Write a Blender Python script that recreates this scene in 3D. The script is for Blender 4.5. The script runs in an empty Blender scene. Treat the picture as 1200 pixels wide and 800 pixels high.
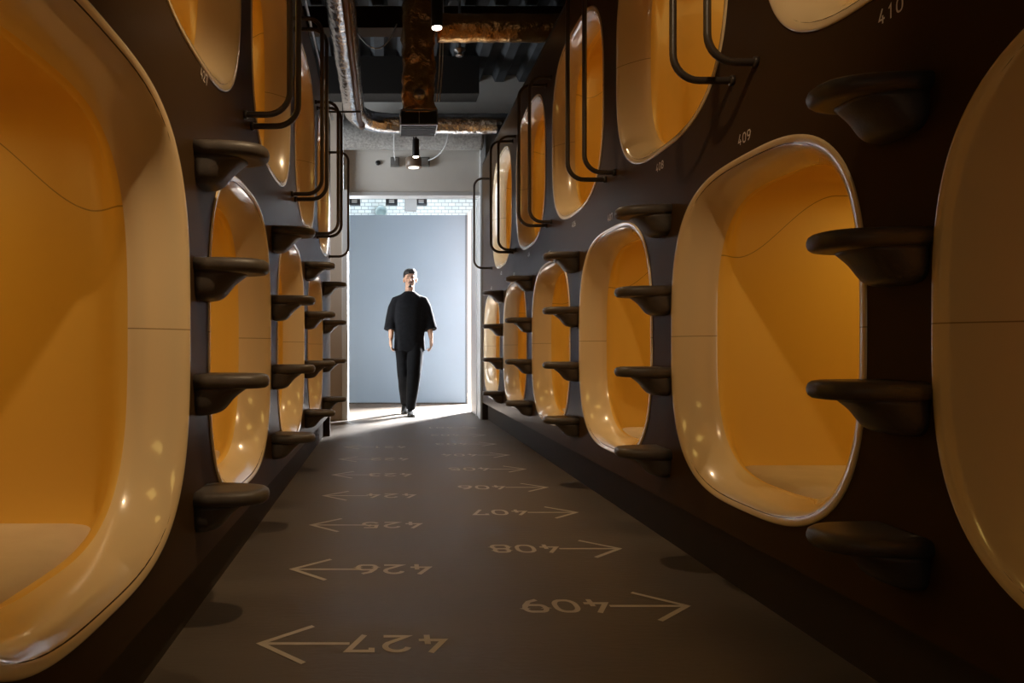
import bpy, bmesh, math, random
from mathutils import Vector, Matrix, noise
random.seed(4)
PI = math.pi
C = bpy.context.scene.collection
SC = bpy.context.scene

# ------------------------------------------------------------------ camera
cd = bpy.data.cameras.new('camera'); cam = bpy.data.objects.new('camera', cd); C.objects.link(cam)
cam.location = (0, 0, 0.80); cam.rotation_euler = (PI/2, 0, 0)
cd.sensor_width = 36; cd.lens = 24
cd.shift_x = (600-452)/1200; cd.shift_y = (411-400)/1200
cd.clip_start = 0.02
SC.camera = cam

# ------------------------------------------------------------------ world + lights
w = bpy.data.worlds.new('world'); SC.world = w; w.use_nodes = True
w.node_tree.nodes['Background'].inputs[0].default_value = (0.6, 0.7, 0.8, 1)
w.node_tree.nodes['Background'].inputs[1].default_value = 0.003

def light(name, kind, loc, power, color, target=None, size=0.3, size_y=None, spot=None, blend=0.5):
    l = bpy.data.lights.new(name, kind); o = bpy.data.objects.new(name, l); C.objects.link(o)
    o.location = loc; l.energy = power; l.color = color
    if kind == 'AREA':
        l.size = size
        if size_y: l.shape = 'RECTANGLE'; l.size_y = size_y
    else: l.shadow_soft_size = size
    if kind == 'SPOT': l.spot_size = spot; l.spot_blend = blend
    if target:
        d = Vector(target) - Vector(loc); o.rotation_euler = d.to_track_quat('-Z', 'Y').to_euler()
    return o
DAY = (0.80, 0.90, 1.0)
wl = light('window_daylight', 'AREA', (3.3, 11.8, 3.5), 2100, (0.95, 0.97, 1.0), (0.3, 8.4, 0.0), 1.1, 1.1)
wl.data.spread = math.radians(75)
light('far_room_ceiling_light', 'AREA', (0.6, 9.15, 3.25), 3.8, DAY, (0.6, 10.3, 1.0), 1.6, 0.4)
light('far_room_high_light', 'AREA', (0.4, 11.9, 3.6), 38, (0.8, 0.93, 1.0), (0.4, 13.2, 3.1), 2.6, 0.8)
light('rear_fill_light', 'AREA', (0.25, -3.3, 1.15), 3.0, (1.0, 0.85, 0.66), (0.25, 0, 1.1), 0.42, 1.5)  # unseen fill added behind the camera to light the capsule rims
sp = light('side_passage_daylight', 'AREA', (-2.6, 7.0, 2.3), 26, (0.92, 0.96, 1.0), (0.6, 7.9, 3.1), 1.0, 1.6)
sp.data.spread = math.radians(95)
POD_POWER, POD_COL = 2.5, (1.0, 0.70, 0.18)
SPOT_POWER, SPOT_COL = 84, (1.0, 0.71, 0.41)

vs = SC.view_settings
vs.view_transform = 'Standard'; vs.look = 'None'; vs.exposure = 0.0; vs.gamma = 1.0
vs.use_curve_mapping = False

# ------------------------------------------------------------------ materials
def mat(name, col, rough=0.5, metal=0.0, coat=0.0, emit=None, es=0.0, spec=0.5):
    m = bpy.data.materials.new(name); m.use_nodes = True
    b = m.node_tree.nodes['Principled BSDF']
    b.inputs['Base Color'].default_value = (*col, 1); b.inputs['Roughness'].default_value = rough
    b.inputs['Metallic'].default_value = metal; b.inputs['Coat Weight'].default_value = coat
    b.inputs['Coat Roughness'].default_value = 0.06
    b.inputs['Specular IOR Level'].default_value = spec
    if emit: b.inputs['Emission Color'].default_value = (*emit, 1); b.inputs['Emission Strength'].default_value = es
    return m
def NT(m): return m.node_tree.nodes, m.node_tree.links, m.node_tree.nodes['Principled BSDF']
def mottle(m, c1, c2, scale=4, detail=6, r=None, bump=0.0, bscale=60, stretch=None, bdist=0.01):
    n, l, b = NT(m)
    tc = n.new('ShaderNodeTexCoord'); mp = n.new('ShaderNodeMapping')
    l.new(tc.outputs['Object'], mp.inputs[0])
    if stretch: mp.inputs['Scale'].default_value = stretch
    nz = n.new('ShaderNodeTexNoise'); nz.inputs['Scale'].default_value = scale; nz.inputs['Detail'].default_value = detail
    l.new(mp.outputs[0], nz.inputs['Vector'])
    cr = n.new('ShaderNodeValToRGB'); cr.color_ramp.elements[0].position = 0.3; cr.color_ramp.elements[1].position = 0.7
    cr.color_ramp.elements[0].color = (*c1, 1); cr.color_ramp.elements[1].color = (*c2, 1)
    l.new(nz.outputs['Fac'], cr.inputs[0]); l.new(cr.outputs[0], b.inputs['Base Color'])
    if r:
        mr = n.new('ShaderNodeMapRange'); mr.inputs[3].default_value = r[0]; mr.inputs[4].default_value = r[1]
        l.new(nz.outputs['Fac'], mr.inputs[0]); l.new(mr.outputs[0], b.inputs['Roughness'])
    if bump:
        n2 = n.new('ShaderNodeTexNoise'); n2.inputs['Scale'].default_value = bscale; n2.inputs['Detail'].default_value = 4
        l.new(mp.outputs[0], n2.inputs['Vector'])
        bp = n.new('ShaderNodeBump'); bp.inputs['Strength'].default_value = bump; bp.inputs['Distance'].default_value = bdist
        l.new(n2.outputs['Fac'], bp.inputs['Height']); l.new(bp.outputs[0], b.inputs['Normal'])
    return m
def math_node(n, l, op, a, b=None, c=None):
    k = n.new('ShaderNodeMath'); k.operation = op
    for i, v in enumerate((a, b, c)):
        if v is None: continue
        if isinstance(v, (int, float)): k.inputs[i].default_value = v
        else: l.new(v, k.inputs[i])
    return k.outputs[0]
def seam_mat(name, col, dark, rough, coat, curve=False):
    """moulded plastic with a thin scribed joint"""
    m = mat(name, col, rough, coat=coat)
    n, l, b = NT(m)
    tc = n.new('ShaderNodeTexCoord'); sx = n.new('ShaderNodeSeparateXYZ'); l.new(tc.outputs['Object'], sx.inputs[0])
    z = sx.outputs[2]
    if curve:    # the joint runs level, then sweeps up the side wall
        mr = n.new('ShaderNodeMapRange'); mr.interpolation_type = 'SMOOTHSTEP'
        mr.inputs[1].default_value = 0.20; mr.inputs[2].default_value = 0.58
        mr.inputs[3].default_value = 0.297; mr.inputs[4].default_value = 0.53
        l.new(sx.outputs[0], mr.inputs[0])
        d = math_node(n, l, 'SUBTRACT', z, mr.outputs[0])
    else: d = z
    a = math_node(n, l, 'ABSOLUTE', d)
    f = math_node(n, l, 'LESS_THAN', a, 0.0019 if curve else 0.0014)
    mx = n.new('ShaderNodeMix'); mx.data_type = 'RGBA'
    l.new(f, mx.inputs[0]); mx.inputs[6].default_value = (*col, 1); mx.inputs[7].default_value = (*dark, 1)
    l.new(mx.outputs[2], b.inputs['Base Color'])
    return m

M = {}
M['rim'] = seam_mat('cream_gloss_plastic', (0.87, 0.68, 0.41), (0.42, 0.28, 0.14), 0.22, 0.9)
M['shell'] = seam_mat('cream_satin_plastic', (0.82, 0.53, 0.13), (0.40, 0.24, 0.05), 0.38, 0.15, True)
M['mattress'] = mottle(mat('mattress_cover', (0.8, 0.72, 0.6), 0.9), (0.60, 0.48, 0.34), (0.66, 0.54, 0.39), 9, bump=0.25, bscale=30)
M['panel'] = mottle(mat('brown_satin_panel', (0.055, 0.035, 0.02), 0.36, spec=0.02), (0.058, 0.033, 0.015), (0.068, 0.040, 0.019), 1.2, r=(0.26, 0.34))
M['toe'] = mat('toe_kick_brown', (0.045, 0.033, 0.024), 0.7, spec=0.15)
M['step'] = mottle(mat('step_dark', (0.05, 0.04, 0.035), 0.45), (0.075, 0.062, 0.053), (0.098, 0.081, 0.070), 25, r=(0.38, 0.5), bump=0.1, bscale=300)
M['rail'] = mat('rail_dark_steel', (0.045, 0.034, 0.028), 0.36, spec=0.6)
M['floor'] = mottle(mat('concrete_floor', (0.2, 0.17, 0.14), 0.6), (0.086, 0.066, 0.049), (0.122, 0.095, 0.071), 2.5, 8, r=(0.42, 0.62), bump=0.12, bscale=45, stretch=(0.5, 1.6, 1))
M['paint'] = mottle(mat('floor_paint', (0.5, 0.45, 0.38), 0.6), (0.44, 0.385, 0.31), (0.53, 0.47, 0.38), 14)
M['sign'] = mat('number_print', (0.72, 0.64, 0.55), 0.6)
M['deck'] = mottle(mat('ceiling_deck', (0.05, 0.055, 0.06), 0.6), (0.035, 0.040, 0.046), (0.07, 0.077, 0.084), 5)
M['dark'] = mat('dark_paint', (0.02, 0.018, 0.016), 0.7)
M['black'] = mat('black_metal', (0.012, 0.012, 0.012), 0.4)
M['grey'] = mottle(mat('grey_plaster', (0.3, 0.3, 0.28), 0.8), (0.68, 0.67, 0.63), (0.74, 0.73, 0.69), 3)
M['white'] = mat('white_paint', (0.60, 0.62, 0.63), 0.45)
M['beige'] = mat('beige_wall', (0.45, 0.38, 0.31), 0.6)
M['fuzzy'] = mottle(mat('sprayed_fireproofing', (0.2, 0.2, 0.19), 0.95), (0.26, 0.26, 0.25), (0.48, 0.48, 0.46), 40, bump=0.9, bscale=90)
M['foil'] = mottle(mat('foil_wrap', (0.7, 0.7, 0.72), 0.16, metal=1.0), (0.70, 0.70, 0.72), (0.88, 0.88, 0.90), 12, bump=0.9, bscale=20, bdist=0.012)
M['glow_tinted_foil'] = mottle(mat('foil_wrap_glow_tint', (0.6, 0.42, 0.25), 0.24, metal=0.8), (0.66, 0.36, 0.12), (0.92, 0.58, 0.26), 8, bump=1.0, bscale=10, bdist=0.03)  # same foil wrap, with orange capsule reflections painted into the base colour
M['copper'] = mat('pipe_paint', (0.16, 0.10, 0.07), 0.45)
M['steel'] = mat('galvanised_steel', (0.5, 0.5, 0.5), 0.35, metal=1.0)
M['blue'] = mottle(mat('blue_partition_board', (0.25, 0.33, 0.42), 0.6), (0.125, 0.185, 0.255), (0.142, 0.205, 0.278), 0.8)
M['lamp'] = mat('lamp_lens', (1, 1, 1), 0.4, emit=(1.0, 0.86, 0.66), es=14)
M['lamp2'] = mat('downlight_lens', (1, 1, 1), 0.4, emit=(1.0, 0.92, 0.78), es=1.0)
M['skin'] = mat('skin', (0.52, 0.31, 0.21), 0.5)
M['lips'] = mat('lips', (0.35, 0.14, 0.11), 0.5)
M['eyes'] = mat('eyes', (0.03, 0.02, 0.02), 0.3)
M['cloth'] = mottle(mat('black_cotton', (0.012, 0.013, 0.017), 0.9, spec=0.15), (0.005, 0.0055, 0.007), (0.009, 0.0095, 0.012), 30)
M['trouser'] = mottle(mat('black_trouser_cloth', (0.014, 0.015, 0.018), 0.8, spec=0.1), (0.004, 0.0045, 0.0055), (0.007, 0.0075, 0.009), 20)
M['shoe'] = mat('black_leather', (0.010, 0.010, 0.010), 0.3)
M['sole'] = mat('shoe_sole', (0.02, 0.02, 0.02), 0.7)
M['hair'] = mottle(mat('black_hair', (0.012, 0.010, 0.009), 0.45), (0.008, 0.007, 0.006), (0.02, 0.017, 0.015), 60, bump=0.5, bscale=120)
# white painted brick
def brick_mat():
    m = mat('white_painted_brick', (0.7, 0.75, 0.75), 0.7); n, l, b = NT(m)
    tc = n.new('ShaderNodeTexCoord'); sx = n.new('ShaderNodeSeparateXYZ'); cx = n.new('ShaderNodeCombineXYZ')
    l.new(tc.outputs['Object'], sx.inputs[0]); l.new(sx.outputs[0], cx.inputs[0]); l.new(sx.outputs[2], cx.inputs[1])
    br = n.new('ShaderNodeTexBrick'); l.new(cx.outputs[0], br.inputs[0])
    br.inputs['Color1'].default_value = (0.78, 0.84, 0.84, 1); br.inputs['Color2'].default_value = (0.60, 0.67, 0.68, 1)
    br.inputs['Mortar'].default_value = (0.28, 0.33, 0.34, 1); br.inputs['Scale'].default_value = 3.6
    br.inputs['Mortar Size'].default_value = 0.02; l.new(br.outputs[0], b.inputs['Base Color'])
    return m
M['brick'] = brick_mat()

# ------------------------------------------------------------------ helpers
def link(name, me, m=None, parent=None, smooth=False, loc=None):
    if m is not None and not me.materials: me.materials.append(m)
    o = bpy.data.objects.new(name, me); C.objects.link(o)
    if smooth:
        for p in me.polygons: p.use_smooth = True
    if parent: o.parent = parent
    if loc is not None: o.location = loc
    return o
def obj(name, bm, m=None, parent=None, smooth=False, loc=None):
    bmesh.ops.recalc_face_normals(bm, faces=bm.faces)
    me = bpy.data.meshes.new(name); bm.to_mesh(me); bm.free()
    return link(name, me, m, parent, smooth, loc)
def empty(name, loc, rz=0.0):
    o = bpy.data.objects.new(name, None); C.objects.link(o); o.location = loc; o.rotation_euler = (0, 0, rz)
    o.empty_display_size = 0.1
    return o
def tag(o, label, cat, group=None):
    o['label'] = label; o['category'] = cat
    if group: o['group'] = group
    return o
def struct(o): o['kind'] = 'structure'; return o
def box(bm, x0, x1, y0, y1, z0, z1, bev=0.0, seg=2):
    r = bmesh.ops.create_cube(bm, size=1.0)
    for v in r['verts']:
        v.co = Vector(((x0+x1)/2 + v.co.x*(x1-x0), (y0+y1)/2 + v.co.y*(y1-y0), (z0+z1)/2 + v.co.z*(z1-z0)))
    if bev:
        es = list({e for v in r['verts'] for e in v.link_edges})
        bmesh.ops.bevel(bm, geom=es, offset=bev, segments=seg, profile=0.5, affect='EDGES')
def boxo(name, m, x0, x1, y0, y1, z0, z1, bev=0.0, parent=None):
    bm = bmesh.new(); box(bm, x0, x1, y0, y1, z0, z1, bev); return obj(name, bm, m, parent)
def loft(bm, rings, cap0=True, cap1=True, closed=True):
    vr = [[bm.verts.new(p) for p in r] for r in rings]
    n = len(vr[0])
    for a, b in zip(vr, vr[1:]):
        for i in range(n if closed else n-1):
            j = (i+1) % n
            bm.faces.new((a[i], a[j], b[j], b[i]))
    if cap0: bm.faces.new(list(reversed(vr[0])))
    if cap1: bm.faces.new(vr[-1])
    return vr
def frames(pts):
    out = []; up = Vector((0, 0, 1))
    T = [((pts[min(i+1, len(pts)-1)] - pts[max(i-1, 0)]).normalized()) for i in range(len(pts))]
    n = up.cross(T[0])
    if n.length < 0.1: n = Vector((1, 0, 0)).cross(T[0])
    n.normalize()
    for t in T:
        n = (n - t*n.dot(t)).normalized(); out.append((n, t.cross(n)))
    return out
def tube(bm, pts, r, n=12, cap=True):
    pts = [Vector(p) for p in pts]; fr = frames(pts)
    rs = r if isinstance(r, (list, tuple)) else [r]*len(pts)
    rings = []
    for p, (a, b), q in zip(pts, fr, rs):
        q1, q2 = q if isinstance(q, (list, tuple)) else (q, q)
        rings.append([p + a*math.cos(2*PI*k/n)*q1 + b*math.sin(2*PI*k/n)*q2 for k in range(n)])
    loft(bm, rings, cap, cap)
def lathe(bm, prof, c, axis=Vector((0, 0, 1)), n=24):
    """profile of (radius, height) about axis through c"""
    q = Vector((0, 0, 1)).rotation_difference(axis)
    rings = [[Vector(c) + q @ Vector((max(r, 1e-4)*math.cos(2*PI*k/n), max(r, 1e-4)*math.sin(2*PI*k/n), h)) for k in range(n)] for r, h in prof]
    loft(bm, rings)
def evaluated(o, name):
    dg = bpy.context.evaluated_depsgraph_get(); me = bpy.data.meshes.new_from_object(o.evaluated_get(dg)); me.name = name
    bpy.data.objects.remove(o); return me
def remesh(bm, name, vox, smooth_it=4):
    bmesh.ops.recalc_face_normals(bm, faces=bm.faces)
    me = bpy.data.meshes.new('tmp'); bm.to_mesh(me); bm.free()
    o = bpy.data.objects.new('tmp', me); C.objects.link(o)
    r = o.modifiers.new('r', 'REMESH'); r.mode = 'VOXEL'; r.voxel_size = vox
    s = o.modifiers.new('s', 'SMOOTH'); s.iterations = smooth_it; s.factor = 0.5
    return evaluated(o, name)
def selli(y, z, a, b, n, k=0):
    pass
def sup(a, b, n, N=96):
    out = []
    for k in range(N):
        t = 2*PI*(k+0.5)/N
        c, s = math.cos(t), math.sin(t)
        r = (abs(c)**n + abs(s)**n)**(-1.0/n)       # superellipse in polar form of the unit square metric
        out.append((a*c*r, b*s*r))
    return out

WR, WL = 1.125, -0.525
ZLO, ZUP, BTOP, KICK = 0.856, 2.17, 2.95, 0.20
PA, PB, PN = 0.545, 0.56, 3.05
R_END, L_END, NEAR = 7.96, 6.46, -3.6

# ------------------------------------------------------------------ setting
struct(boxo('floor', M['floor'], -3.2, 6.5, NEAR-0.4, 14.2, -0.1, 0))
def bank_panel(name, x, y0, y1, holes, side):
    cu = bpy.data.curves.new('c', 'CURVE'); cu.dimensions = '2D'; cu.fill_mode = 'BOTH'; cu.extrude = 0.009
    def sp(pts):
        s = cu.splines.new('POLY'); s.points.add(len(pts)-1); s.use_cyclic_u = True
        for p, q in zip(s.points, pts): p.co = (q[0], q[1], 0, 1)
    sp([(y0, KICK), (y1, KICK), (y1, BTOP), (y0, BTOP)])
    for cy, cz in holes: sp([(cy+p[0], cz+p[1]) for p in sup(PA-0.022, PB-0.022, PN, 72)])
    o = bpy.data.objects.new('tmp', cu); C.objects.link(o)
    me = evaluated(o, name)
    for v in me.vertices: a, b, c = v.co; v.co = (x + side*(0.009 + c), a, b)
    return struct(link(name, me, M['panel']))
RLOW = [(0.86, 411), (2.14, 409), (3.42, 407), (4.70, 405), (5.98, 403), (7.26, 401)]
RUP = [(1.50, 410), (2.78, 408), (4.06, 406), (5.34, 404), (6.62, 402)]
LLOW = [(1.28, 428), (2.56, 426), (3.84, 424), (5.12, 422)]
LUP = [(1.92, 427), (3.20, 425), (4.48, 423), (5.76, 421)]
bank_panel('wall_right', WR, NEAR, R_END, [(y, ZLO) for y, _ in RLOW] + [(y, ZUP) for y, _ in RUP], 1)
bank_panel('wall_left', WL, NEAR, L_END, [(y, ZLO) for y, _ in LLOW] + [(y, ZUP) for y, _ in LUP], -1)
struct(boxo('baseboard_right', M['toe'], WR+0.065, WR+0.10, NEAR, R_END, 0, KICK+0.02))
struct(boxo('baseboard_left', M['toe'], WL-0.09, WL-0.059, NEAR, L_END, 0, KICK+0.02))
struct(boxo('trim_1', M['toe'], WL-0.12, WL, L_END-0.06, L_END, 0, KICK))             # end block of the left plinth
struct(boxo('trim_2', M['toe'], WR, WR+0.12, R_END-0.02, R_END, 0, KICK))
struct(boxo('trim_3', M['panel'], WL-2.3, WL, L_END, L_END+0.02, 0, BTOP))            # end panel of the left bank
struct(boxo('trim_4', M['dark'], WL-2.3, WL-0.002, NEAR, L_END, BTOP, BTOP+0.03))
struct(boxo('trim_5', M['dark'], WR+0.002, WR+2.3, NEAR, R_END, BTOP, BTOP+0.03))
# ceiling: folded steel deck, ridges running along the corridor
bm = bmesh.new()
prof = []; x = -3.2
while x < 3.6:
    prof += [(x, 3.95), (x+0.10, 3.95), (x+0.14, 4.03), (x+0.24, 4.03)]; x += 0.28
r0 = [Vector((p[0], NEAR-0.4, p[1])) for p in prof]; r1 = [Vector((p[0], 8.0, p[1])) for p in prof]
loft(bm, [r0, r1], False, False, closed=False)
struct(obj('ceiling', bm, M['deck']))
# back of banks
struct(boxo('wall_back_left', M['dark'], -3.2, -3.1, NEAR-0.4, 14.2, 0, 4.3))
struct(boxo('wall_back_right', M['dark'], 3.5, 3.6, NEAR-0.4, 8.0, 0, 4.3))
struct(boxo('wall_rear', M['grey'], -3.2, 3.6, NEAR-0.5, NEAR-0.4, 0, 4.3))
# end wall at 8 m with the opening
bm = bmesh.new()
box(bm, -0.49, 1.13, 8.0, 8.12, 2.65, 3.35)          # lintel
box(bm, 1.13, 3.6, 8.0, 8.12, 0, 4.2)
box(bm, -0.49, 1.13, 8.0, 8.12, 3.35, 4.2)
struct(obj('wall_end', bm, M['grey']))
struct(boxo('wall_end_left', M['beige'], -3.1, -0.505, 7.9, 8.12, 0, 4.2))
struct(boxo('trim_6', M['white'], -0.505, -0.44, 7.88, 8.14, 0, 2.66, 0.004))          # white jamb left
bm = bmesh.new()
box(bm, 1.105, 1.17, 7.975, 8.14, 0, 3.36, 0.004)
box(bm, 1.125, 1.3, 8.14, 9.0, 0, 2.66)
box(bm, 1.115, 1.135, 8.40, 8.46, 0, 2.66, 0.003)
struct(obj('trim_7', bm, M['white']))
struct(boxo('trim_8', M['white'], -0.46, 1.12, 7.985, 8.16, 2.615, 2.66, 0.004))       # head of the frame
# far room
struct(boxo('wall_far', M['brick'], -3.2, 6.6, 13.6, 13.7, 0, 4.6))
struct(boxo('wall_far_right', M['grey'], 6.4, 6.5, 8.0, 13.7, 0, 4.6))
struct(boxo('wall_far_front', M['copper'], 1.3, 6.5, 8.98, 9.08, 0, 4.6))
struct(boxo('ceiling_far', M['deck'], -3.2, 6.5, 8.12, 13.7, 4.5, 4.6))
bm = bmesh.new(); box(bm, 1.235, 1.32, 10.33, 10.42, 0, 2.9); box(bm, 1.215, 1.34, 10.30, 10.44, 0, 0.17, 0.004)
struct(obj('trim_9', bm, M['white']))
pn = empty('partition', (0.31, 10.3, 0)); tag(pn, 'tall blue-grey partition board closing the view behind the walking man', 'partition')
boxo('board', M['blue'], -1.3, 0.89, 0.0, 0.05, 0.02, 2.85, 0.004, pn)
boxo('bottom_rail', M['dark'], -1.3, 0.885, 0.004, 0.046, 0, 0.022, 0, pn)
boxo('edge_shadow_strip', mat('edge_shadow_blue', (0.05, 0.075, 0.10), 0.5), 0.89, 0.925, 0.0, 0.06, 0.0, 2.85, 0.003, pn)  # dark strip put in for the shadow along the board's right edge

# ------------------------------------------------------------------ sleeping capsules
RIMP = [(.545,.560,.001),(.5448,.5598,-.002),(.542,.5575,-.0045),(.537,.5535,-.005),(.530,.548,-.0035),(.520,.541,-.001),(.508,.533,.007),
        (.494,.5245,.018),(.480,.5175,.030),(.466,.511,.044),(.452,.505,.059),(.438,.499,.075),(.427,.4945,.090),(.420,.492,.103),(.416,.491,.116)]
def rim_mesh():
    bm = bmesh.new(); rings = []
    for i, (a, b, t) in enumerate(RIMP):
        rings.append([Vector((t, p[0], p[1])) for p in sup(a, b, PN, 160)])
    loft(bm, rings, False, False)
    me = bpy.data.meshes.new('flared_rim'); bmesh.ops.recalc_face_normals(bm, faces=bm.faces); bm.to_mesh(me); bm.free(); return me
def shell_mesh():
    bm = bmesh.new(); rings = []
    S = [(.116,.416,.491,.491,3.05),(.130,.4165,.492,.493,3.1),(.15,.421,.497,.500,3.7),(.17,.429,.515,.510,4.9),(.19,.439,.543,.522,6.3),(.225,.449,.572,.545,7.5),
         (.30,.455,.588,.56,8.5),(.36,.459,.594,.57,9),(.45,.46,.596,.575,10),(1.2,.46,.596,.575,10),(1.9,.46,.596,.575,10),(2.0,.42,.52,.54,7)]
    for t, a, bu, bd, n in S:
        rings.append([Vector((t, p[0], p[1]*(bu if p[1] > 0 else bd))) for p in sup(a, 1.0, n, 160)])
    loft(bm, rings, False, True)
    me = bpy.data.meshes.new('interior_shell'); bmesh.ops.recalc_face_normals(bm, faces=bm.faces); bm.to_mesh(me); bm.free(); return me
RM, SH = rim_mesh(), shell_mesh()
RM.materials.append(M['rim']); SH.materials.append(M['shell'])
for me in (RM, SH):
    for p in me.polygons: p.use_smooth = True
def mattress_mesh():
    bm = bmesh.new(); rings = []
    def outline(ins, z):
        x0, x1, h, r = 0.145+ins, 1.88-ins, 0.455-ins, max(0.02, 0.09-ins*.3)
        pts = []
        for cx, cy, a0 in ((x1-r, h-r, 0), (x0+r, h-r, 90), (x0+r, -h+r, 180), (x1-r, -h+r, 270)):
            for k in range(9):
                a = math.radians(a0 + k*90/8)
                pts.append(Vector((cx+r*math.cos(a), cy+r*math.sin(a), z)))
        return pts
    for ins, z in ((0.02,-.572),(0,-.56),(0,-.525),(.008,-.506),(.022,-.492),(.045,-.483),(.09,-.479),(.2,-.477)):
        rings.append(outline(ins, z))
    loft(bm, rings)
    bmesh.ops.recalc_face_normals(bm, faces=bm.faces)
    me = bpy.data.meshes.new('mattress'); bm.to_mesh(me); bm.free()
    for p in me.polygons: p.use_smooth = True
    me.materials.append(M['mattress']); return me
MM = mattress_mesh()
def capsule(side, y, z, label):
    x, rz = (WR, 0) if side > 0 else (WL, PI)
    e = empty('sleeping_capsule', (x, y, z), rz)
    tag(e, label, 'sleeping capsule', 'glossy cream sleeping capsules in the brown walls')
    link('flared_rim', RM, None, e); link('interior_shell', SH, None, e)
    l = light('capsule_lamp', 'AREA', (0, 0, 0), POD_POWER, POD_COL, None, 0.6, 0.4)
    l.parent = e; l.location = (0.95, 0, 0.57)      # ceiling lamp half way in, shining down
    return e
def mattress(side, y, label):
    x, rz = (WR, 0) if side > 0 else (WL, PI)
    o = link('mattress', MM); o.location = (x, y, ZLO); o.rotation_euler = (0, 0, rz)
    tag(o, label, 'mattress', 'pale mattresses inside the lower capsules')
capsule(1, RLOW[0][0], ZLO, 'dim capsule cut off by the right edge, nearest on the right')
for y, n in RLOW[1:]: capsule(1, y, ZLO, f'lower cream capsule on the right, under wall number {n}')
for y, n in RUP: capsule(1, y, ZUP, f'upper cream capsule on the right, above wall number {n}')
capsule(-1, LLOW[0][0], ZLO, 'huge nearest capsule on the left, cut off by the left edge')
for y, n in LLOW[1:]: capsule(-1, y, ZLO, f'lower cream capsule on the left, in line with floor number {n}')
for y, n in LUP: capsule(-1, y, ZUP, f'upper cream capsule on the left, in line with floor number {n}')
mattress(-1, LLOW[0][0], 'pale mattress in the huge nearest capsule at the left edge')
for y, n in LLOW[1:3]: mattress(-1, y, f'pale mattress inside the lower left capsule in line with floor number {n}')
for y, n in RLOW[1:4]: mattress(1, y, f'pale mattress inside the lower right capsule under wall number {n}')

# ------------------------------------------------------------------ climbing steps
def dshape(ax, ay, z, n=28, x0=0.0):
    """D outline: straight on the wall (x=0), rounded towards -x"""
    pts = []
    for k in range(n+1):
        t = PI*k/n; c, s = math.cos(t), math.sin(t)
        e = 2/2.6
        pts.append(Vector((x0 - ax*abs(s)**e, ay*(1 if c > 0 else -1)*abs(c)**e, z)))
    return pts
def tread_mesh():
    bm = bmesh.new(); rings = []
    P, W = 0.192, 0.092
    for ins, z in ((.024,-.021),(.010,-.019),(.003,-.013),(0,-.004),(0,.004),(.003,.013),(.010,.0185),(.022,.021),(.05,.0195)):
        rings.append(dshape(P-ins, W-ins, z))
    loft(bm, rings)
    bmesh.ops.recalc_face_normals(bm, faces=bm.faces)
    me = bpy.data.meshes.new('tread'); bm.to_mesh(me); bm.free(); return me
def bracket_mesh():
    bm = bmesh.new(); rings = []
    for i in range(15):
        f = i/14                                         # 0 at the tread, 1 at the lowest point
        z = -0.018 - 0.078*math.sin(f*PI/2)**0.9
        tb = [.134, .112, .096, .085, .077, .070, .063, .055, .045, .032, .012]
        q = f*10; k = min(9, int(q)); ax = tb[k] + (tb[k+1]-tb[k])*(q-k)      # ogee
        ay = 0.080*(1-f**3*0.55)
        rings.append(dshape(max(ax, .006), ay, z))
    loft(bm, rings)
    bmesh.ops.recalc_face_normals(bm, faces=bm.faces)
    me = bpy.data.meshes.new('bracket'); bm.to_mesh(me); bm.free(); return me
TM, BM_ = tread_mesh(), bracket_mesh()
for me in (TM, BM_):
    me.materials.append(M['step'])
    for p in me.polygons: p.use_smooth = len(p.vertices) < 6
ORD = ['lowest', 'second lowest', 'second highest', 'highest']
def steps(side, y, where):
    for i, z in enumerate((0.390, 0.715, 1.038, 1.36)):
        e = empty('climbing_step', (WR if side > 0 else WL, y, z), 0 if side > 0 else PI)
        tag(e, f'{ORD[i]} dark climbing step of the four {where}', 'step', 'dark climbing steps between the lower capsules')
        link('tread', TM, None, e); link('bracket', BM_, None, e)
RG = [1.50, 2.78, 4.06, 5.34, 6.62]
for y, wh in zip(RG, ['nearest the right edge', 'between wall numbers 409 and 407', 'between wall numbers 407 and 405',
                      'between wall numbers 405 and 403', 'in the farthest column on the right']):
    steps(1, y - 0.01, wh)
for y, wh in zip([1.92, 3.20, 4.48, 5.76], ['beside the nearest left capsule', 'in the second column along the left wall',
                                            'in the third column along the left wall', 'in the farthest column on the left']):
    steps(-1, y + 0.03, wh)

# ------------------------------------------------------------------ grab rails
def rail(side, y, p, label, z0=1.675, z1=2.655):
    x = WR if side > 0 else WL
    e = empty('grab_rail', (x, y, z0), 0 if side > 0 else PI)
    tag(e, label, 'grab rail', 'dark tube grab rails between the upper capsules')
    r = 0.085; pts = [Vector((0.005, 0, 0)), Vector((-0.02, 0, 0))]
    h = z1 - z0
    for k in range(9):
        a = PI/2*k/8; pts.append(Vector((-(p-r) - r*math.sin(a), 0, r - r*math.cos(a))))
    for k in range(9):
        a = PI/2*k/8; pts.append(Vector((-(p-r) - r*math.cos(a), 0, h - r + r*math.sin(a))))
    pts += [Vector((-0.02, 0, h)), Vector((0.005, 0, h))]
    bm = bmesh.new(); tube(bm, pts, 0.0115, 14); obj('rail_tube', bm, M['rail'], e, True)
    for z in (0, h):
        bm = bmesh.new(); lathe(bm, [(0.0165, 0.0), (0.0165, -0.010), (0.0125, -0.013)], (0, 0, z), Vector((1, 0, 0)), 18)
        obj('mounting_collar', bm, M['rail'], e, True)
for y, wh in zip([2.14, 3.42, 4.70, 5.98], ['between upper capsules 410 and 408', 'between upper capsules 408 and 406', 'between upper capsules 406 and 404', 'between upper capsules 404 and 402']):
    rail(1, y-0.07, 0.150, f'nearer bent tube grab rail of the right wall pair {wh}')
    rail(1, y+0.07, 0.195, f'farther bent tube grab rail of the right wall pair {wh}')
rail(1, 7.22, 0.19, 'single thin grab rail at the far end of the right wall', z1=2.62)
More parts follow.
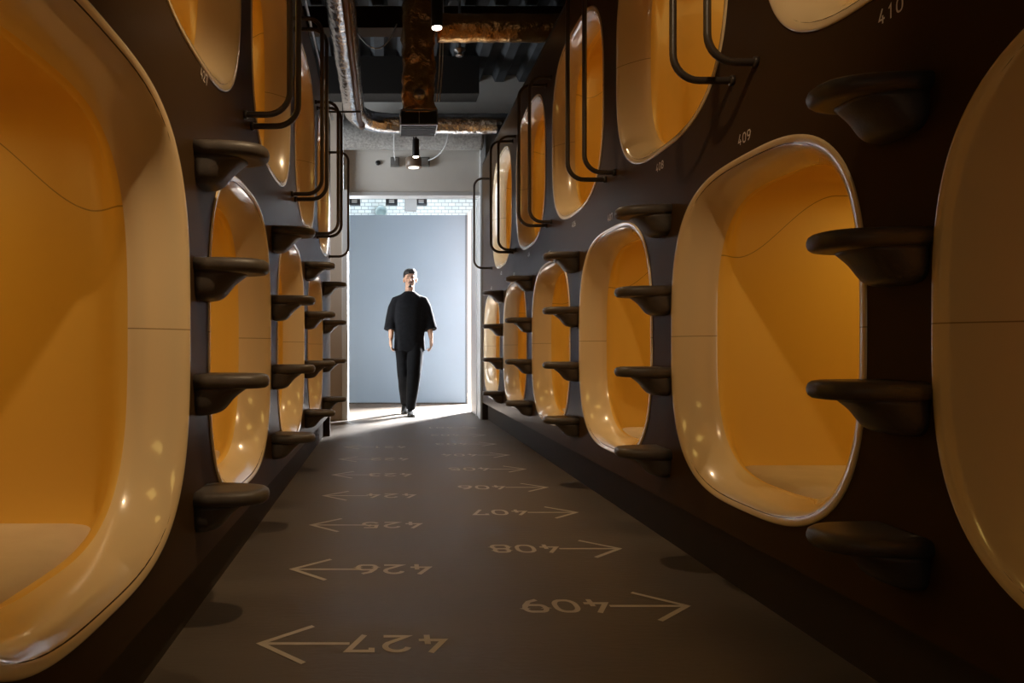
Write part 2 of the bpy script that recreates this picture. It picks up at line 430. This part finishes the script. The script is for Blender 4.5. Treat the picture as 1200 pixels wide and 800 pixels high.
for y, wh in zip([2.56, 3.84, 5.12], ['above floor number 426', 'above floor number 424', 'above floor number 422']):
    rail(-1, y-0.03, 0.170, f'nearer bent tube grab rail of the left wall pair {wh}')
    rail(-1, y+0.10, 0.185, f'farther bent tube grab rail of the left wall pair {wh}')
rail(-1, 6.33, 0.178, 'single thin grab rail at the far end of the left wall', z1=2.64)

# ------------------------------------------------------------------ numerals built from strokes
def arc(cx, cy, rx, ry, a0, a1, n=10):
    return [(cx + rx*math.cos(math.radians(a0+(a1-a0)*k/n)), cy + ry*math.sin(math.radians(a0+(a1-a0)*k/n))) for k in range(n+1)]
def rrect(x0, y0, x1, y1, r):
    p = []
    for cx, cy, a in ((x1-r, y1-r, 0), (x0+r, y1-r, 90), (x0+r, y0+r, 180), (x1-r, y0+r, 270)): p += arc(cx, cy, r, r, a, a+90, 6)
    return p + [p[0]]
G = {
 '0': [rrect(.08, .08, .92, .92, .34)],
 '1': [[(.25, .72), (.56, .92), (.56, 0)]],
 '2': [arc(.5, .66, .40, .26, 170, -20, 12) + [(.80, .48), (.12, .08), (.96, .08)]],
 '3': [arc(.48, .70, .36, .22, 160, -90, 12), arc(.48, .28, .42, .20, 90, -165, 12)],
 '4': [[(.62, 1.0), (.10, .30), (.98, .30)], [(.68, .54), (.68, 0)]],
 '5': [[(.88, .92), (.20, .92), (.14, .54), (.5, .58)] + arc(.5, .33, .42, .25, 90, -160, 12)],
 '6': [rrect(.08, .08, .92, .56, .24), [(.70, .96)] + [(.34, .80), (.13, .52), (.08, .34)]],
 '7': [[(.10, .74), (.10, .92), (.92, .92), (.38, 0)]],
 '8': [rrect(.14, .52, .86, .92, .20), rrect(.08, .08, .92, .52, .22)],
 '9': [rrect(.08, .44, .92, .92, .24), [(.30, .04)] + [(.66, .20), (.87, .48), (.92, .66)]],
}
def ribbon(bm, pts, wd, f):
    P = [Vector(p) for p in pts]; closed = (P[0]-P[-1]).length < 1e-6
    L = []
    for i, p in enumerate(P):
        a = P[i-1] if i > 0 else (P[-2] if closed else None)
        b = P[i+1] if i < len(P)-1 else (P[1] if closed else None)
        d1 = (p-a).normalized() if a is not None else (b-p).normalized()
        d2 = (b-p).normalized() if b is not None else d1
        n1, n2 = Vector((-d1.y, d1.x)), Vector((-d2.y, d2.x)); m = (n1+n2)
        m = m.normalized() if m.length > .1 else n1
        k = wd/2/max(.45, m.dot(n1)); L.append((p+m*k, p-m*k))
    v = [(bm.verts.new(f(a)), bm.verts.new(f(b))) for a, b in L]
    for (a, b), (c, d) in zip(v, v[1:]): bm.faces.new((a, b, d, c))
def number(bm, s, wd, h, gap, sw, f):
    """s laid along +u, height along +v, mapped to 3D by f; strokes scaled"""
    for i, ch in enumerate(s):
        for k, st in enumerate(G[ch]):
            ribbon(bm, [(i*(wd+gap) + p[0]*wd, p[1]*h) for p in st], sw, lambda q, k=k: f(q, k*0.0002))
# wall numbers
def wall_number(n, side, y, z):
    e = bmesh.new(); wd, h, gp = 0.020, 0.034, 0.007; tot = 3*wd+2*gp
    if side > 0: f = lambda q, o: Vector((WR-0.0012-o, y + tot/2 - q.x, z + q.y))
    else: f = lambda q, o: Vector((WL+0.0012+o, y - tot/2 + q.x, z + q.y))
    number(e, str(n), wd, h, gp, 0.0042, f)
    me = bpy.data.meshes.new('room_number'); e.to_mesh(me); e.free(); o = link('room_number', me, M['sign'])
    tag(o, f'small printed number {n} on the brown wall panel', 'room number', 'small room numbers printed on the walls')
for y, n in RLOW[1:]: wall_number(n, 1, y+0.0, 1.452)
for y, n in RUP: wall_number(n, 1, y+0.02, 1.54)
wall_number(427, -1, 1.97, 1.575)
# floor numbers (read from the far side, so they stand upside down here)
def floor_number(n, side, y):
    x_tip = 0.945 if side > 0 else -0.342
    wd, h, gp, sw = 0.078, 0.112, 0.021, 0.0165; tot = 3*wd+2*gp
    e = empty('floor_number', (x_tip, y, 0))
    tag(e, f'pale painted floor number {n} with a long arrow to the {"right" if side > 0 else "left"}', 'floor marking', 'arrow numbers painted on the floor')
    xr = (0.703-0.945) if side > 0 else (0.168+0.342)      # local x where the first digit starts (right end)
    bm = bmesh.new(); number(bm, str(n), wd, h, gp, sw, lambda q, o: Vector((xr - q.x, h/2 - q.y, 0.0012+o)))
    me = bpy.data.meshes.new('number'); bm.to_mesh(me); bm.free(); link('number', me, M['paint'], e)
    s = -1 if side > 0 else 1
    bm = bmesh.new()
    ribbon(bm, [(0.004*s, 0), (0.243*s, 0)], sw*0.95, lambda q: Vector((q.x, q.y, 0.0010)))
    ribbon(bm, [(0.132*s, 0.118), (0, 0), (0.132*s, -0.118)], sw, lambda q: Vector((q.x, q.y, 0.0014)))
    me = bpy.data.meshes.new('arrow'); bm.to_mesh(me); bm.free(); link('arrow', me, M['paint'], e)
for n in range(401, 410): floor_number(n, 1, 2.14 + (409-n)*0.62)
for n in range(421, 428): floor_number(n, -1, 1.865 + (427-n)*0.635)

# ------------------------------------------------------------------ ceiling services
def foil_duct(name, pts, r, m, label, wr=0.07, cat='duct', sub=0.035):
    """round duct wrapped in crumpled foil"""
    P = [Vector(p) for p in pts]; Q = []
    for a, b in zip(P, P[1:]):
        k = max(1, int((b-a).length/sub)); Q += [a.lerp(b, i/k) for i in range(k)]
    Q.append(P[-1]); fr = frames(Q); n = 36; rings = []
    for p, (a, b) in zip(Q, fr):
        ring = []
        for k in range(n):
            t = 2*PI*k/n; d = a*math.cos(t)+b*math.sin(t); q = p+d*r
            nz = noise.noise(q*9)*0.6 + noise.noise(q*26)*0.5
            ring.append(p + d*r*(1+wr*nz*1.2))
        rings.append(ring)
    bm = bmesh.new(); loft(bm, rings); o = obj(name, bm, m, None, True); tag(o, label, cat); return o
ZD = 3.10
def bend(p0, c, p1, n=8):
    p0, c, p1 = map(Vector, (p0, c, p1)); return [(1-t)**2*p0+2*t*(1-t)*c+t*t*p1 for t in [i/n for i in range(n+1)]]
foil_duct('foil_duct', [(-0.30, -0.5, ZD), (-0.30, 6.45, ZD)] + bend((-0.30, 6.5, ZD), (-0.28, 6.92, ZD), (0.15, 6.92, ZD)) + [(1.9, 6.92, ZD)], 0.100, M['foil'],
          'long silver foil duct along the left ceiling, turning right before the end wall')
# drop duct with grille
e = empty('air_duct', (0.27, 5.65, 2.62)); tag(e, 'brown-lit foil duct dropping from the ceiling to a square dark grille', 'duct')
bm = bmesh.new(); rings = []
for i in range(30):
    z = 0.11 + i*0.032; ring = []
    hw = 0.145 if i < 2 else 0.132
    for p in sup(hw, hw, 4.5, 40):
        q = Vector((p[0], p[1], z)); k = 1 + 0.16*noise.noise(q*9)+0.10*noise.noise(q*24)
        ring.append(Vector((p[0]*k, p[1]*k, z)))
    rings.append(ring)
loft(bm, rings); obj('foil_wrapped_drop', bm, M['glow_tinted_foil'], e, True)
bm = bmesh.new()
for x in (-0.15, 0.143):
    box(bm, x, x+0.007, -0.15, 0.15, 0, 0.125)
box(bm, -0.15, 0.15, -0.15, -0.143, 0.112, 0.12); box(bm, -0.15, 0.15, -0.15, -0.140, 0.0, 0.010)
box(bm, -0.15, 0.15, 0.143, 0.15, 0.0, 0.12); box(bm, -0.15, 0.15, -0.15, 0.15, 0.12, 0.126); box(bm, -0.003, 0.003, -0.149, -0.143, 0.0, 0.12)
obj('grille_frame', bm, M['steel'], e)
for i in range(6):
    y = -0.125+i*0.045
    bm = bmesh.new(); box(bm, -0.142, 0.142, y, y+0.028, 0.004, 0.009); obj('louvre', bm, mat('louvre_grey', (0.02, 0.022, 0.025), 0.5) if i == 0 else bpy.data.materials['louvre_grey'], e)
bm = bmesh.new(); box(bm, -0.142, 0.142, -0.135, 0.14, 0.02, 0.115); obj('plenum_liner', bm, M['black'], e)
bm = bmesh.new(); lathe(bm, [(0.03, 0), (0.045, 0.02), (0.045, 0.05), (0.02, 0.06)], (0, -0.135, 0.24), Vector((0, -1, 0)), 16); obj('damper_knob', bm, M['steel'], e, True)
foil_duct('cross_duct', [(0.43, 5.65, 3.47), (3.45, 5.65, 3.47)], 0.110, M['glow_tinted_foil'], 'foil duct high at the top running right from the dropping duct')
foil_duct('fireproofed_beam', [(-0.5, 7.78, 3.26), (1.10, 7.78, 3.26)], 0.165, M['fuzzy'], 'thick grey fuzzy fireproofed beam above the opening', 0.03, 'beam')
bm = bmesh.new(); box(bm, -2.4, 1.0, 7.3, 7.55, 3.55, 3.95); o = obj('dark_beam', bm, M['dark']); tag(o, 'wide dark steel beam under the ceiling before the end wall', 'beam')
bm = bmesh.new(); box(bm, -3.0, 3.4, 6.2, 6.24, 3.72, 3.93); box(bm, -3.0, 3.4, 6.13, 6.31, 3.70, 3.72); o = obj('steel_joist', bm, mat('rust_primer', (0.04, 0.024, 0.012), 0.6, spec=0.2)); tag(o, 'thin rust-brown steel joist crossing the dark ceiling', 'beam')
bm = bmesh.new(); tube(bm, [(-0.245, -0.5, 2.93), (-0.245, 6.3, 2.93), (-0.225, 6.45, 2.93)], 0.024, 14)
e = obj('ceiling_pipe', bm, M['copper'], None, True); tag(e, 'brown painted pipe running beside the silver foil duct', 'pipe')
bm = bmesh.new(); lathe(bm, [(0.028, 0), (0.03, 0.01), (0.03, 0.07), (0.02, 0.075)], (-0.225, 6.42, 2.93), Vector((0, 1, 0)), 16); obj('pipe_cap', bm, M['copper'], e, True)
bm = bmesh.new(); tube(bm, [(-0.50, -0.5, 2.97), (-0.50, 6.4, 2.97)], 0.010, 10); o = obj('conduit', bm, M['steel'], None, True); tag(o, 'thin shiny metal conduit above the left wall rails', 'conduit')
bm = bmesh.new(); tube(bm, [(-0.55, 6.0, 2.90), (-0.22, 6.0, 2.90)], 0.009, 8); o = obj('hanger_bar', bm, M['rail'], None, True); tag(o, 'short dark hanger bar under the pipe end', 'bar')
# track spotlights
def spotlight(y, z, label, k=1.0, aim=None):
    e = empty('spotlight', (0.30, y, z)); tag(e, label, 'spotlight', 'black cylinder spotlights on the corridor ceiling')
    bm = bmesh.new(); lathe(bm, [(0.030, 0.012), (0.034, 0.0), (0.035, 0.004), (0.035, 0.17), (0.030, 0.178)], (0, 0, 0)); hb = obj('lamp_body', bm, M['black'], e, True)
    bm = bmesh.new(); lathe(bm, [(0.028, -0.001), (0.028, 0.012)], (0, 0, 0)); hl = obj('lamp_lens', bm, M['lamp'], e)
    if aim:
        for h in (hb, hl): h.rotation_euler = (Vector((0.30, y, z))-Vector(aim)).to_track_quat('Z', 'Y').to_euler()
    bm = bmesh.new(); tube(bm, [(0, 0, 0.17), (0, 0, 3.96-z)], 0.011, 10); box(bm, -0.018, 0.018, -0.05, 0.05, 0.24, 0.28, 0.003); obj('stem', bm, M['black'], e)
    l = light('spotlight_beam', 'SPOT', (0.30, y, z-0.006), SPOT_POWER*k, SPOT_COL, aim or (0.30, y, 0), 0.028, spot=math.radians(58 if aim else 125), blend=1.0)
for y, z, k, lab in ((4.0, 2.69, 1.0, 'black cylinder spotlight at the top edge of the photo'), (6.8, 2.73, 0.35, 'black spotlight hanging under the dark grille'),
                  (1.2, 2.70, 1.05, 'black cylinder spotlight above the nearest floor numbers, turned left'),
                  (0.9, 2.70, 0.55, 'added unseen black spotlight above the nearest floor numbers, turned right')):  # last head is an added, unseen lamp that brightens the right rims
    spotlight(y, z, label=lab, k=k, aim=None if y > 2 else (-0.52, 1.95, 1.15) if y > 1 else (1.18, 2.95, 1.0))
e = empty('downlight', (0.305, 7.45, 2.80)); tag(e, 'short brown cylinder downlight with a pale round lens, near the opening', 'downlight')
bm = bmesh.new(); lathe(bm, [(0.082, 0), (0.088, 0.002), (0.088, 0.10), (0.07, 0.112)], (0, 0, 0), n=32); obj('lamp_body', bm, mat('taupe_metal', (0.20, 0.15, 0.11), 0.4), e, True)
bm = bmesh.new(); lathe(bm, [(0.060, -0.002), (0.060, 0.004)], (0, 0, 0), n=32); obj('lens', bm, M['lamp2'], e)
bm = bmesh.new(); tube(bm, [(0, 0, 0.11), (0, 0, 1.22)], 0.008, 8); obj('stem', bm, M['black'], e)
# junction boxes and cables on the lintel
for x, s, lab in ((0.11, 0.055, 'grey junction box on the lintel left of the downlight'), (0.46, 0.06, 'grey junction box on the lintel right of the downlight')):
    e = empty('junction_box', (x, 7.995, 3.0)); tag(e, lab, 'junction box')
    bm = bmesh.new(); box(bm, -s, s*0.9, -0.04, 0, -0.05, 0.06, 0.006); obj('box_body', bm, mat('box_grey', (0.16, 0.16, 0.15), 0.6), e)
    bm = bmesh.new(); box(bm, -s*0.7, s*0.6, -0.046, -0.039, -0.035, 0.045, 0.004); obj('cover', bm, M['steel'], e)
bm = bmesh.new(); tube(bm, bend((0.10, 7.59, 3.30), (0.08, 7.56, 3.02), (0.11, 7.95, 3.02)), 0.007, 8); o = obj('cable', bm, M['white'], None, True); tag(o, 'pale cable hanging down to the left junction box', 'cable')
bm = bmesh.new(); tube(bm, bend((0.70, 7.59, 3.30), (0.70, 7.56, 2.98), (0.50, 7.95, 3.02), 12), 0.007, 8); o = obj('cable', bm, M['white'], None, True); tag(o, 'pale cable curving down to the right junction box', 'cable')
e = obj('sensor', (lambda b: (lathe(b, [(0.028, 0), (0.03, 0.01), (0.018, 0.02)], (-0.09, 7.998, 3.0), Vector((0, -1, 0)), 16), b)[1])(bmesh.new()), M['black']); tag(e, 'tiny round black sensor on the grey lintel', 'sensor')
# sprinkler and cables beside the drop duct
e = empty('sprinkler', (0.65, 6.0, 3.42)); tag(e, 'small metal sprinkler head on a drop pipe right of the dropping duct', 'sprinkler')
bm = bmesh.new(); tube(bm, [(0, 0, 0.02), (0, 0, 0.5)], 0.012, 8); obj('drop_pipe', bm, M['steel'], e)
bm = bmesh.new(); lathe(bm, [(0.05, 0.03), (0.052, 0.02), (0.02, 0.0), (0.018, -0.02), (0.035, -0.024), (0.035, -0.028)], (0, 0, 0), n=20); obj('head', bm, M['steel'], e, True)
for k, x in enumerate((0.46, 0.485)):
    bm = bmesh.new(); tube(bm, bend((x, 5.80, 4.0), (x+0.02, 5.80, 3.3), (x-0.03, 5.80, 2.92)), 0.005, 6); o = obj('cable', bm, M['white'], None, True)
    tag(o, ['pale cable hanging closest to the dropping duct', 'pale cable hanging just right of its twin by the duct'][k], 'cable')
bm = bmesh.new(); tube(bm, bend((-0.42, 6.05, 3.96), (-0.10, 6.05, 3.15), (0.10, 6.1, 3.72), 12), 0.006, 6); o = obj('cable', bm, M['white'], None, True); tag(o, 'pale sagging cable left of the dropping duct', 'cable')
bm = bmesh.new(); tube(bm, [(1.70, 6.92, 4.03), (1.70, 6.92, 3.20)], 0.006, 6); o = obj('hanger_rod', bm, M['steel'], None, True); tag(o, 'thin hanger rod dropping from the ceiling at the upper right', 'rod')

# far room fittings over the partition
for x, lab in ((-0.53, 'leftmost small black spotlight above the partition'), (0.10, 'small black spotlight left of the hanging white box'), (0.60, 'small black spotlight right of the hanging white box')):
    e = empty('track_light', (x, 11.6, 3.27)); tag(e, lab, 'spotlight', 'small black lights above the partition')
    bm = bmesh.new(); box(bm, -0.10, 0.10, -0.05, 0.05, 0, 0.14, 0.01); obj('lamp_body', bm, M['black'], e)
    bm = bmesh.new(); box(bm, -0.045, 0.045, -0.056, -0.049, 0.03, 0.09, 0.004); obj('lens', bm, M['steel'], e)
    bm = bmesh.new(); tube(bm, [(0, 0, 0.13), (0, 0, 1.24)], 0.008, 8); obj('stem', bm, M['black'], e)
e = empty('wall_unit', (0.42, 11.5, 3.15)); tag(e, 'pale box hanging on a black bar above the partition', 'unit')
bm = bmesh.new(); box(bm, -0.10, 0.10, -0.06, 0.06, 0, 0.24, 0.008); obj('housing', bm, mat('warm_grey', (0.40, 0.39, 0.36), 0.5), e)
bm = bmesh.new(); box(bm, -0.075, 0.075, -0.03, 0.03, 0.24, 0.28); tube(bm, [(0, 0, 0.27), (0, 0, 1.3)], 0.01, 8); obj('mounting_bar', bm, M['black'], e)
bm = bmesh.new(); lathe(bm, [(0.12, 0), (0.12, 0.3), (0.10, 0.3), (0.10, 0.02)], (-0.09, 13.59, 3.52), Vector((0, -1, 0)), 24); o = obj('duct_end', bm, mat('pale_grey_duct', (0.35, 0.42, 0.42), 0.5), None, True); tag(o, 'round grey duct end above the left part of the partition', 'duct')
bm = bmesh.new(); tube(bm, [(1.70, 12.3, 0.0), (1.70, 12.3, 4.5)], 0.03, 12); o = obj('standpipe', bm, M['grey'], None, True); tag(o, 'thin grey upright pipe above the right end of the partition', 'pipe')

# ------------------------------------------------------------------ walking man
PX, PY = 0.295, 8.42
man = empty('person', (PX, PY, 0)); tag(man, 'man in loose black shirt and trousers walking towards the viewer, arms hanging', 'person')
def ell(bm, c, r, n=20, m=14):
    res = bmesh.ops.create_uvsphere(bm, u_segments=n, v_segments=m, radius=1)
    for v in res['verts']: v.co = Vector((c[0]+v.co.x*r[0], c[1]+v.co.y*r[1], c[2]+v.co.z*r[2]))
# local: x right in picture, -y towards the viewer
SHL = [(-0.165, 0.01, 1.455), (0.165, 0.0, 1.455)]
ELB = [(-0.222, 0.03, 1.18), (0.232, 0.02, 1.18)]
WRI = [(-0.232, -0.03, 0.955), (0.262, -0.05, 0.955)]
HIP = [(-0.085, 0.01, 0.93), (0.085, 0.0, 0.93)]
KNE = [(-0.065, 0.06, 0.52), (0.052, -0.09, 0.53)]
ANK = [(-0.045, 0.30, 0.135), (0.012, -0.02, 0.085)]
bm = bmesh.new()
# head: cranium, jaw, chin, nose, ears, neck
HZ = 1.685; HX = 0.005
ell(bm, (HX, 0.010, HZ+0.030), (0.075, 0.093, 0.088)); ell(bm, (HX, -0.020, HZ-0.035), (0.060, 0.066, 0.078)); ell(bm, (HX, -0.045, HZ-0.088), (0.034, 0.034, 0.028))
ell(bm, (HX, -0.088, HZ-0.012), (0.012, 0.018, 0.026)); ell(bm, (HX, -0.098, HZ-0.030), (0.017, 0.014, 0.012))
for s in (-1, 1):
    ell(bm, (HX+s*0.078, 0.012, HZ-0.012), (0.011, 0.020, 0.032)); ell(bm, (HX+s*0.034, -0.062, HZ-0.025), (0.022, 0.020, 0.020))
ell(bm, (HX, -0.070, HZ+0.022), (0.052, 0.022, 0.014)); ell(bm, (HX, -0.083, HZ-0.058), (0.026, 0.012, 0.012))
tube(bm, [(HX, 0.025, 1.66), (0, 0.03, 1.55), (0, 0.03, 1.46)], [0.056, 0.055, 0.075], 18)
# trunk
rings = []
for z, a, b in ((0.86, .15, .10), (0.95, .165, .11), (1.08, .15, .10), (1.22, .165, .11), (1.36, .165, .105), (1.43, .13, .085), (1.49, .07, .06)):
    rings.append([Vector((a*math.cos(2*PI*k/24), 0.01+b*math.sin(2*PI*k/24), z)) for k in range(24)])
loft(bm, rings)
def lerp3(a, b, t): return tuple(a[i]+(b[i]-a[i])*t for i in range(3))
for i in (0, 1):
    tube(bm, [SHL[i], lerp3(SHL[i], ELB[i], .5), ELB[i], lerp3(ELB[i], WRI[i], .3), WRI[i]], [.038, .042, .038, .040, .026], 16)
    tube(bm, [HIP[i], lerp3(HIP[i], KNE[i], .5), KNE[i], lerp3(KNE[i], ANK[i], .35), ANK[i]], [.085, .075, .056, .055, .036], 16)
    s = -1 if i == 0 else 1
    wx, wy, wz = WRI[i]
    # palm, edge towards the viewer, thumb forward
    tube(bm, [(wx, wy, wz+.01), (wx+.002*s, wy-.006, wz-.035), (wx+.001*s, wy-.012, wz-.080), (wx-.001*s, wy-.014, wz-.098)], [(.017, .026), (.018, .036), (.015, .041), (.012, .038)], 14)
    for f, (dy, L) in enumerate(((-.034, .066), (-.012, .075), (.010, .070), (.030, .055))):
        b0 = Vector((wx, wy-.012+dy, wz-.088)); cu = -s*(0.012+0.004*f)
        p1 = b0 + Vector((cu*0.2, -.001, -L*.42)); p2 = p1 + Vector((cu*0.9, 0.002, -L*.33)); p3 = p2 + Vector((cu*1.3, .003, -L*.24))
        tube(bm, [b0, p1, p2, p3], [.0095, .0090, .0082, .0065], 10)
    t0 = Vector((wx, wy-.030, wz-.030)); t1 = t0+Vector((-s*.004, -.024, -.026)); t2 = t1+Vector((-s*.006, -.009, -.030)); t3 = t2+Vector((-s*.004, .001, -.020))
    tube(bm, [t0, t1, t2, t3], [.013, .012, .010, .0075], 10)
me = remesh(bm, 'body', 0.0062, 2); link('body', me, M['skin'], man, True)
# face details
bm = bmesh.new()
for s in (-1, 1): ell(bm, (HX+s*0.029, -0.0785, HZ+0.004), (0.0125, 0.006, 0.0045), 12, 8)
obj('eyes', bm, M['eyes'], man, True)
bm = bmesh.new(); ell(bm, (HX, -0.0945, HZ-0.058), (0.021, 0.005, 0.0055), 12, 8); obj('mouth', bm, M['lips'], man, True)
bm = bmesh.new()
for s in (-1, 1):
    tube(bm, [(HX+s*.014, -.0905, HZ+.024), (HX+s*.030, -.088, HZ+.028), (HX+s*.044, -.078, HZ+.023)], [.003, .0042, .002], 8)
    tube(bm, [(HX+s*.001, -.100, HZ-.046), (HX+s*.016, -.094, HZ-.048), (HX+s*.028, -.084, HZ-.060)], [.0050, .0050, .003], 8)
ell(bm, (HX, -0.077, HZ-0.096), (0.022, 0.008, 0.016), 12, 8); ell(bm, (HX, -0.087, HZ-0.074), (0.010, 0.006, 0.008), 12, 8)
obj('facial_hair', bm, M['hair'], man, True)
bm = bmesh.new()
ell(bm, (HX, 0.022, HZ+0.050), (0.086, 0.098, 0.084)); ell(bm, (HX-0.012, -0.040, HZ+0.082), (0.060, 0.046, 0.036)); ell(bm, (HX+0.02, -0.03, HZ+0.092), (0.045, 0.045, 0.034))
ell(bm, (HX, 0.055, HZ+0.0), (0.076, 0.060, 0.070))
for v in bm.verts:
    k = 1+0.06*noise.noise(v.co*28); v.co = Vector((HX, 0.02, HZ+.04)) + (v.co-Vector((HX, 0.02, HZ+.04)))*k
me = remesh(bm, 'hair', 0.006, 1)
link('hair', me, M['hair'], man, True)
# shirt: boxy, dropped shoulders, elbow-length wide sleeves
bm = bmesh.new(); rings = []
for z, a, b, dx in ((0.80, .190, .135, .003), (0.86, .188, .135, .002), (0.98, .184, .130, 0), (1.12, .184, .128, 0), (1.28, .190, .126, 0), (1.38, .186, .120, 0), (1.435, .178, .105, 0), (1.475, .145, .088, 0), (1.505, .098, .074, 0), (1.525, .074, .066, 0), (1.533, .066, .060, 0)):
    ring = []
    for k in range(48):
        t = 2*PI*k/48; fold = 1 + 0.035*math.sin(t*7+z*5)*max(0, (1.25-z)/.45)
        ring.append(Vector((dx+a*math.copysign(abs(math.cos(t))**.8, math.cos(t))*fold, .012+b*math.copysign(abs(math.sin(t))**.9, math.sin(t))*fold, z)))
    rings.append(ring)
loft(bm, rings)
for i in (0, 1):
    s = -1 if i == 0 else 1
    a = Vector(SHL[i]); e_ = Vector(ELB[i]); h = e_.lerp(Vector(WRI[i]), 0.55); h.x += s*.012
    tube(bm, [a+Vector((-s*.07, 0, -.015)), a+Vector((-s*.004, 0, -.045)), a.lerp(e_, .45)+Vector((s*.004, 0, 0)), e_+Vector((s*.004, 0, 0)), h], [(.052, .058), (.066, .072), (.064, .072), (.064, .073), (.070, .080)], 22)
me = remesh(bm, 'shirt', 0.009, 5)
for v in me.vertices:
    v.co += v.normal*(0.004*noise.noise(Vector((v.co.x*9, v.co.y*9, v.co.z*4))))
link('shirt', me, M['cloth'], man, True)
# trousers: wide at the hip, tapering to the ankle
bm = bmesh.new(); rings = []
for z, a, b in ((1.0, .155, .115), (0.92, .165, .125), (0.84, .160, .120), (0.79, .13, .10)):
    rings.append([Vector((a*math.cos(2*PI*k/28), .01+b*math.sin(2*PI*k/28), z)) for k in range(28)])
loft(bm, rings)
for i in (0, 1):
    tube(bm, [Vector(HIP[i])+Vector((0, 0, -.02)), lerp3(HIP[i], KNE[i], .35), lerp3(HIP[i], KNE[i], .7), KNE[i], lerp3(KNE[i], ANK[i], .4), lerp3(KNE[i], ANK[i], .8), lerp3(KNE[i], ANK[i], 1.0)],
         [(.092, .11), (.096, .110), (.093, .105), (.086, .095), (.075, .084), (.062, .070), (.057, .064)], 22)
me = remesh(bm, 'trousers', 0.009, 4)
for v in me.vertices:
    v.co += v.normal*(0.005*noise.noise(Vector((v.co.x*12, v.co.y*12, v.co.z*5))))
link('trousers', me, M['trouser'], man, True)
# shoes
def shoe(ax, ay, az, pitch, yaw):
    R = Matrix.Translation((ax, ay, az)) @ Matrix.Rotation(yaw, 4, 'Z') @ Matrix.Rotation(pitch, 4, 'X')
    rings = []
    for y, wd, h0, h1 in ((.075, .024, -.07, -.02), (.065, .034, -.078, .012), (.03, .040, -.08, .03), (-.02, .040, -.08, .02), (-.07, .043, -.08, -.012), (-.12, .048, -.08, -.026), (-.16, .046, -.08, -.034), (-.19, .034, -.079, -.044), (-.205, .016, -.075, -.056)):
        c = (h0+h1)/2; hh = (h1-h0)/2
        rings.append([R @ Vector((wd*math.copysign(abs(math.cos(2*PI*k/20))**.7, math.cos(2*PI*k/20)), y, c+hh*math.copysign(abs(math.sin(2*PI*k/20))**.7, math.sin(2*PI*k/20)))) for k in range(20)])
    bm = bmesh.new(); loft(bm, rings); so = obj('shoe', bm, M['shoe'], man, True)
    rings = []
    for y, wd in ((.078, .022), (.068, .035), (.03, .042), (-.03, .041), (-.08, .046), (-.13, .051), (-.17, .047), (-.2, .034), (-.213, .014)):
        rings.append([R @ Vector((wd*cx, y, z)) for cx, z in ((-1, -.083), (1, -.083), (1, -.068), (-1, -.068))])
    bm = bmesh.new(); loft(bm, rings); obj('sole', bm, M['sole'], so)
shoe(ANK[1][0], ANK[1][1], 0.083, 0.0, 0.05)
shoe(ANK[0][0], ANK[0][1], 0.150, 0.42, -0.08)
